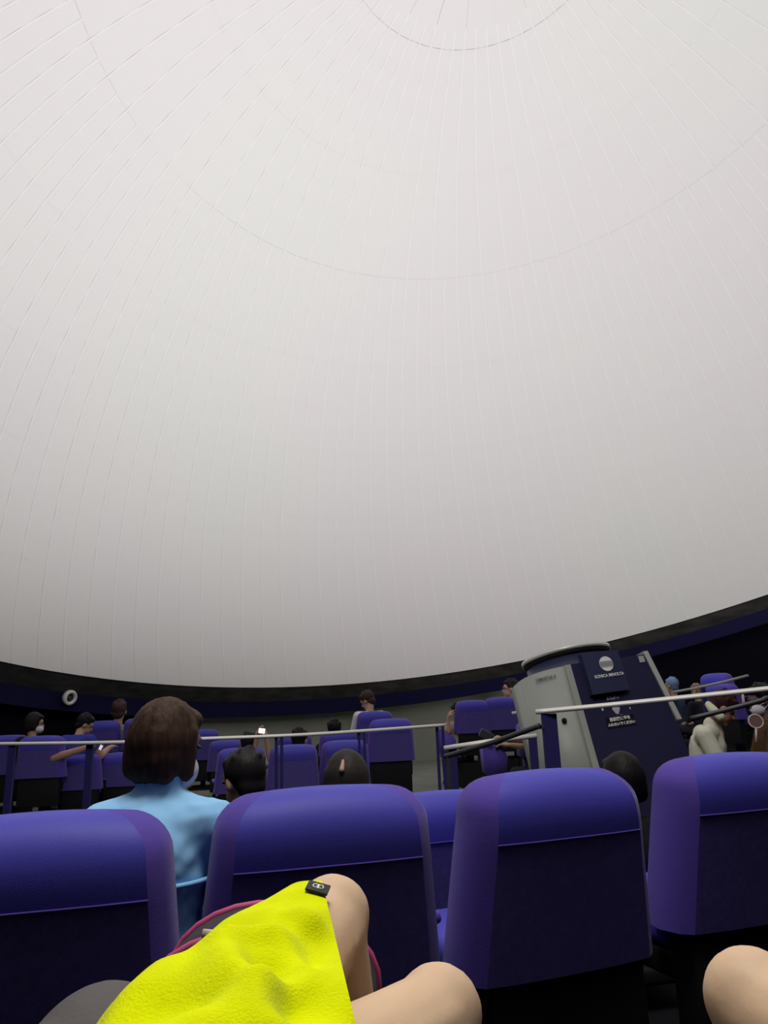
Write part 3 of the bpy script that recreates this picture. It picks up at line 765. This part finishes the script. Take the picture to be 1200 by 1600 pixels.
# --- right
pr, JR = by_head('auburn-haired person looking down right in a cream hooded shirt', 1130, 1107, 5.4, -108, .90, hyaw=0, hpitch=-38, haircol=(.035, .010, .012), shirt=(.55, .54, .44), skin=mat('skin_ruddy', (.36, .19, .13), .6), J=dict(head=(0, .16, .68), neck=(0, .06, .55), chest=(0, .01, .40)), collar=True, vox=.008)
M_HOOD = mat('pale_green_hood', (.50, .54, .36), .85)
inv_ = pr.matrix_basis.inverted(); b = bmesh.new()
capsule(b, at(1107, 1101, 5.40), at(1114, 1109, 5.36), .026, .034); capsule(b, at(1114, 1109, 5.36), at(1126, 1120, 5.30), .032, .030)
b.transform(inv_); link('hood', remesh(b, .008, 4), M_HOOD, pr)['label'] = 'pale green hood turned down at the neck'
for c_ in list(pr.children):
    if c_.name.startswith('shirt'):
        bpy.context.view_layer.update(); hp = [cast(c_, x, y)[0] for x, y in ((1121, 1143), (1138, 1142), (1139, 1153), (1122, 1155))]
        if all(h is not None for h in hp):
            b = bmesh.new(); up_ = Vector((0, -.006, 0)); f0 = [b.verts.new(h+up_) for h in hp]; f1 = [b.verts.new(h+up_*-.3) for h in hp]
            b.faces.new(f0); b.faces.new(f1[::-1])
            for i in range(4): b.faces.new((f0[i], f0[(i+1) % 4], f1[(i+1) % 4], f1[i]))
            b.transform(inv_); obj('shirt_print', b, mat('purple_print', (.16, .04, .14), .8), pr, False)['label'] = 'purple print on the shirt'
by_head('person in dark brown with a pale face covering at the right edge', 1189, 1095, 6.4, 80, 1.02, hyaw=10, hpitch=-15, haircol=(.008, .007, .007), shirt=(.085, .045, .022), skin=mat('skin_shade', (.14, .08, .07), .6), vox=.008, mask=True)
by_head('person in a pale blue cap-like top half hidden by the console edge', 1049, 1072, 9.5, 40, .80, hyaw=0, haircol=(.12, .19, .33), shirt=(.03, .05, .09))
by_head('small fair head just above the long pale rail, right of the console', 1088, 1081, 9.0, 20, .72, hyaw=120, haircol=(.20, .14, .10), shirt=(.02, .02, .03))

# --- backless black stools under the people who sit clear of the blue seats
def stool(key, label):
    for o in list(bpy.data.objects):
        if o.get('category') == 'person' and key in o['label']:
            zt = o.location.z-.030; h_ = zt-FZ
            if h_ < .12: return
            M_ = Matrix.Rotation(o.rotation_euler.z, 3, 'Z'); c = o.location + M_ @ Vector((0, .06, 0))
            r = thing('stool', label, 'stool', (c.x, c.y, FZ), o.rotation_euler.z, 'black stools')
            obj('cushion', bx(-.17, .17, -.17, .17, h_-.07, h_, bev=.02), M_BLACK, r)
            for sx in (-1, 1):
                for sy in (-1, 1): obj('leg', bx(sx*.13-.015, sx*.13+.015, sy*.13-.015, sy*.13+.015, 0, h_-.06), M_BLACK, r, False)
stool('low between the light blue', 'black stool under the black-haired person behind the light blue shirt')
stool('pale parting', 'black stool under the person with the pale parting')
stool('low in front of the console', 'black stool under the black-haired person before the console')
stool('auburn', 'black stool under the auburn-haired person in cream')
stool('dark brown with a pale', 'black stool under the person in dark brown at the right')
stool('in black beside the console', 'black stool under the person in black left of the console')
stool('pale blue cap', 'black stool under the person with the pale blue top')
stool('small fair head', 'black stool under the small fair-haired person')

# --- hand-held things
def phone(label, px, py, Y, rot, lit, size=(.072, .145)):
    p = at(px, py, Y); r = thing('phone', label, 'phone', p); r.rotation_euler = [math.radians(a) for a in rot]
    obj('phone_body', bx(-size[0]/2, size[0]/2, -.005, .005, -size[1]/2, size[1]/2, bev=.004), mat('phone_grey', (.10, .10, .115), .35), r)
    obj('screen', bx(-size[0]/2+.004, size[0]/2-.004, -.0062, -.0048, -size[1]/2+.006, size[1]/2-.006), lit, r, False)
    return r
LIT = mat('lit_screen', (1, .93, .82), .5, emit=2.2)
phone('lit phone held up above the far seat left of the rail post', 409, 1142, 7.90, (-8, 100, 8), LIT, (.055, .075))
phone('phone with a pale screen held by the person in the blue shirt', 158, 1168, 7.45, (0, 35, -20), mat('pale_screen', (.8, .85, .9), .5, emit=.55), (.04, .06))
phone('grey phone resting in the bare hands beside the console', 760, 1149, 6.9, (20, -60, 0), mat('dark_screen', (.05, .05, .06), .2))
# small white cup by the post
p = at(817, 1131, 7.5); b = cyl(bmesh.new(), 0, 0, .022, .028, 0, .06, 16)
o = obj('paper_cup', b, mat('cup_white', (.6, .6, .6), .6)); o.location = p; tag(o, 'small white cup on the seat side left of the thick navy post', 'cup')
# right: shirt print, hood, paper fan, pale strip
def slab(name, label, cat, pts, Y, th, m, bev=.004):
    P = [at(x, y, Y) for x, y in pts]; c = sum(P, Vector())/len(P)
    bm = bmesh.new(); a = [bm.verts.new(p-c) for p in P]; b_ = [bm.verts.new(p-c+Vector((0, th, 0))) for p in P]; n = len(P)
    for i in range(n): bm.faces.new((a[i], a[(i+1) % n], b_[(i+1) % n], b_[i]))
    bm.faces.new(a[::-1]); bm.faces.new(b_); bmesh.ops.recalc_face_normals(bm, faces=bm.faces)
    bmesh.ops.bevel(bm, geom=bm.edges[:], offset=bev, segments=2, affect='EDGES')
    o = obj(name, bm, m); o.location = c
    return tag(o, label, cat) if label else o

slab('paper_strip', 'narrow pale paper strip upright between the two people at the right', 'paper', [(1159, 1084), (1162, 1083), (1166, 1106), (1161, 1106)], 5.2, .006, mat('pale_pink_paper', (.55, .42, .40), .8), .001)
pf_ = thing('hand_fan', 'round hand fan with a pale rim at the right edge below the dark rail', 'fan', at(1181, 1127, 4.95)); pf_.rotation_euler = (math.radians(75), math.radians(10), math.radians(-15))
obj('fan_disc', cyl(bmesh.new(), 0, 0, .042, .042, -.002, .002, 24), mat('fan_brown', (.10, .05, .045), .7), pf_, False)
obj('fan_rim', tube([(.043*math.cos(k*PI/12), .043*math.sin(k*PI/12), 0) for k in range(25)], .005, 6), mat('fan_pale', (.5, .42, .38), .6), pf_)
obj('fan_handle', bx(-.006, .006, -.13, -.04, -.003, .003), mat('fan_pale', (.5, .42, .38), .6), pf_)
# --- bag with pink piping, behind the yellow shorts
bag = thing('shoulder_bag', 'dark bag with pink piping standing behind the yellow shorts', 'bag', (at(415, 1500, 1.12).x-.07, 1.12, 0))
bag.rotation_euler = (0, math.radians(6), 0)
def arch(hw, h, n=14, r=.13):
    pts = [(-hw, 0)]
    for k in range(n+1):
        a = PI-PI*k/n; pts.append((hw*math.cos(a), h-r+r*math.sin(a)))
    pts.append((hw, 0)); return pts
ar = arch(.150, .775, r=.10)
bm = bmesh.new(); A = [bm.verts.new((x, -.07, z)) for x, z in ar]; B = [bm.verts.new((x, .07, z)) for x, z in ar]
for i in range(len(ar)): bm.faces.new((A[i], A[(i+1) % len(ar)], B[(i+1) % len(ar)], B[i]))
bm.faces.new(A[::-1]); bm.faces.new(B)
obj('bag_body', bm, mat('bag_black', (.018, .010, .016), .8, bump=.3, scale=200), bag)
M_PINK = mat('pink_piping', (.42, .05, .16), .6)
for y in (-.07, .07): obj('piping', tube([(x, y, z) for x, z in ar], .006, 8), M_PINK, bag)
p = Euler(bag.rotation_euler).to_matrix().transposed() @ (at(328, 1462, 1.045)-Vector(bag.location))
obj('zip_pull', bx(p.x-.010, p.x+.010, -.076, -.070, p.z-.006, p.z+.006), mat('zip_pull', (.55, .45, .32), .4), bag)

# --- person in yellow shorts beside the camera
K1 = at(512, 1450, .95); K2 = at(676, 1602, .86)
H1 = at(305, 1676, .70); H2 = H1+Vector((-.0, -.13, -.03))
OA = Vector((-.27, .46, .54))
L = lambda v: tuple(v-OA)
JA = dict(pelvis=L(Vector((-.25, .44, .57))), waist=(-.04, -.16, .18), chest=(-.10, -.28, .32), neck=(-.14, -.36, .45), head=(-.16, -.37, .61),
          hipL=L(H1), hipR=L(H2), knL=L(K1), knR=L(K2), anL=L(Vector((-.035, 1.02, .34))), anR=L(Vector((.075, .93, .27))), toL=L(Vector((.0, 1.16, .29))), toR=L(Vector((.09, 1.08, .22))),
          shL=(-.30, -.33, .40), shR=(.02, -.36, .40), elL=(-.34, -.36, .18), elR=(.03, -.42, .18), wrL=(-.30, -.16, .10), wrR=(-.03, -.22, .14))
pa, JJ = person('person in bright yellow fleece shorts with bare crossed legs', OA, 0, 1.0, J=JA, skin=M_SKIN, vox=.0075, lg=.87, shirt=(.05, .05, .06), drop=('notrousers',), eyes=True, hair='short')
def shorts_mesh():
    b = bmesh.new()
    hipc = L_(Vector((-.25, .44, .57)))
    k1, k2, h1, h2 = [L_(v) for v in (K1, K2, H1, H2)]
    capsule(b, hipc, hipc+Vector((0, 0, .05)), .14, .135)
    capsule(b, hipc, h1, .13, .088)
    e1 = h1.lerp(k1, .90)
    capsule(b, h1+Vector((0, 0, .0)), h1.lerp(k1, .5), .080, .072); capsule(b, h1.lerp(k1, .5), e1, .072, .058)
    capsule(b, hipc, h2, .13, .11); e2 = h2.lerp(k2, .60)
    capsule(b, h2, e2, .105, .092)
    # web of cloth between the two legs
    capsule(b, h1.lerp(k1, .5)+Vector((0, 0, -.02)), e2, .070, .080); capsule(b, e1+Vector((-.02, 0, -.03)), e2, .052, .074)
    capsule(b, e1+Vector((-.03, 0, -.06)), e2+Vector((-.02, .03, -.02)), .055, .07)
    me = remesh(b, .006, 9)
    return me
L_ = lambda v: v-OA
me = shorts_mesh()
from mathutils import noise
k1, h1 = L_(K1), L_(H1); ax = (k1-h1).normalized()
_t = BVHTree.FromPolygons([v.co for v in me.vertices], [p.vertices[:] for p in me.polygons])
def hitl(x, y):
    o_ = Vector((0, 0, CAMZ))-OA; d_ = (at(x, y, 1)-Vector((0, 0, CAMZ))).normalized(); return _t.ray_cast(o_, d_)[0] or o_+d_*.8
TAGC = hitl(500, 1389)
FOLDS = [((400, 1498), (410, 1535), .026, .013), ((410, 1535), (455, 1590), .016, .013), ((472, 1470), (466, 1595), .018, .013), ((507, 1450), (503, 1590), .009, .010), ((320, 1500), (290, 1560), .010, .018), ((380, 1450), (440, 1440), .008, .014)]
FOLDS = [(hitl(*a), hitl(*b), d*.55, w*1.25) for a, b, d, w in FOLDS]
def segd(q, a, b):
    t = max(0, min(1, (q-a).dot(b-a)/(b-a).length_squared)); return (q-a-(b-a)*t).length
NR = []
for v in me.vertices:
    t_ = max(0, min(1, (v.co-h1).dot(k1-h1)/(k1-h1).length_squared)); c_ = h1+(k1-h1)*t_
    NR.append(((v.co-c_).normalized()*.6+v.normal*.4).normalized())
for v, n in zip(me.vertices, NR):
    q = v.co.copy()
    t = (q-h1).dot(ax)
    f = .010*noise.noise(Vector((q.x*9, q.y*5, q.z*9))) + .006*noise.noise(q*22)
    w_ = q.dot((k1-h1).cross(Vector((0, 0, 1))).normalized()); f += .010*noise.noise(Vector((t*5, w_*16+q.z*10, q.z*6+t*7)))
    f += .0010*noise.noise(q*140)
    for a, b, dd, ww in FOLDS:
        d_ = segd(q, a, b); f -= dd*math.exp(-(d_/ww)**2) - .7*dd*math.exp(-((d_-2.1*ww)/ww)**2)
    f *= 1-math.exp(-((q-TAGC).length/.05)**2)
    v.co = q+n*(f+.004)
# cut the hem: plane across the knee end
bm = bmesh.new(); bm.from_mesh(me)
for _ in range(3): bmesh.ops.smooth_vert(bm, verts=bm.verts, factor=.5, use_axis_x=True, use_axis_y=True, use_axis_z=True)
e1 = h1.lerp(k1, .97)
P0 = at(503, 1376, .93)-OA; P1 = at(543, 1545, .88)-OA; P2 = at(538, 1600, .80)-OA
nrm_ = (P1-P0).cross(at(543, 1545, 1.2)-at(543, 1545, .5)).normalized()
if nrm_.dot(Vector((1, 0, 0))) < 0: nrm_ = -nrm_
bmesh.ops.bisect_plane(bm, geom=bm.verts[:]+bm.edges[:]+bm.faces[:], plane_co=P1, plane_no=nrm_, clear_outer=True)
me2 = bpy.data.meshes.new('shorts'); bm.to_mesh(me2); bm.free()
for p_ in me2.polygons: p_.use_smooth = True
sh = link('shorts', me2, M_YEL, pa); sh['label'] = 'bright yellow fleece shorts'

sh.update_tag()
# --- seats of our own row (mostly behind the frame)
def own_seat(x, y, label, hc):
    o = copy_tree(proto); o.location = (x, y, 0); o.rotation_euler = (0, 0, math.radians(0)); o.scale = (1, 1, hc/.44)
    o['label'] = label; o['group'] = 'seats of the row the photo is taken from'; return o
own_seat(-.38, -.18, 'blue seat under the person in yellow shorts', .53)
own_seat(.75, -.12-.08, 'blue seat under the bare-kneed person at the lower right', .53)
o = obj('armrest_pad', bmesh.new(), M_GREY)
bm = bmesh.new(); p = at(152, 1628, .80); ellip(bm, Vector((0, 0, 0)), (.066, .09, .062)); capsule(bm, Vector((0, 0, 0)), Vector((-.10, -.20, -.02)), .055, .05)
capsule(bm, Vector((0, 0, -.01)), Vector((0.0, .0, -.25)), .04, .03)
bpy.data.objects.remove(o)
o = link('padded_armrest', remesh(bm, .007, 6), M_GREY); o.location = (p.x, p.y, p.z-.015)
tag(o, 'grey rounded armrest end at the bottom left beside the yellow shorts', 'armrest')
# --- neighbour whose knee shows at lower right
KB = at(1196, 1585, .90); OB = Vector((.74, .34, .53)); LBf = lambda v: tuple(v-OB)
JB = dict(pelvis=(0, 0, .10), knL=LBf(KB), hipL=(-.09, 0, .09), anL=LBf(Vector((KB.x+.0, KB.y+.02, KB.z-.40))), toL=LBf(Vector((KB.x, KB.y+.16, KB.z-.46))),
          knR=(.16, .50, .11), anR=(.17, .52, -.28), toR=(.17, .66, -.34), waist=(0, -.05, .22), chest=(0, -.12, .36), neck=(0, -.18, .50), head=(0, -.18, .66), shL=(-.17, -.16, .46), shR=(.17, -.16, .46), elL=(-.2, -.1, .22), wrL=(-.06, .06, .18), elR=(.2, -.1, .22), wrR=(.06, .06, .18))
person('person at the lower right showing one bare knee', OB, 0, 1.0, J=JB, skin=M_SKIN, vox=.009, shirt=(.05, .05, .06), shorts=(.03, .03, .04))
# woven tag on the hem, laid on the cloth
bpy.context.view_layer.update()
c, nn, _i, _d = cast(sh, 496, 1391)
if c is not None:
    if nn.dot(Vector((0, 0, CAMZ))-c) < 0: nn = -nn
    ux = at(518, 1405, c.y)-at(498, 1391, c.y); ux = (ux-nn*ux.dot(nn)).normalized(); uy = nn.cross(ux)
    c = c+nn*.0025; wx, wy = .0125, .0125
    T = Matrix(((ux.x, uy.x, nn.x, c.x), (ux.y, uy.y, nn.y, c.y), (ux.z, uy.z, nn.z, c.z), (0, 0, 0, 1)))
    def tl(bm): bm.transform(pa.matrix_basis.inverted() @ T); return bm
    obj('hem_tag', tl(bx(-wx, wx, -wy, wy, -.0012, .0014, bev=.0005)), mat('tag_black', (.008, .008, .009), .7, bump=.3, scale=900), pa)['label'] = 'small black woven tag with a white emblem'
    b = bmesh.new(); a_ = .38*min(wx, wy)
    for k in (-1, 1):
        tube([(k*a_*.62+a_*.62*math.cos(t*PI/8), a_*math.sin(t*PI/8), .0018) for t in range(17)], a_*.13, 5, b)
    tube([(0, -a_*1.5, .0018), (0, a_*1.1, .0018)], a_*.13, 5, b); tube([(-a_*.6, 0, .0018), (a_*.6, 0, .0018)], a_*.11, 5, b)
    obj('tag_emblem', tl(b), M_WHITE, pa)
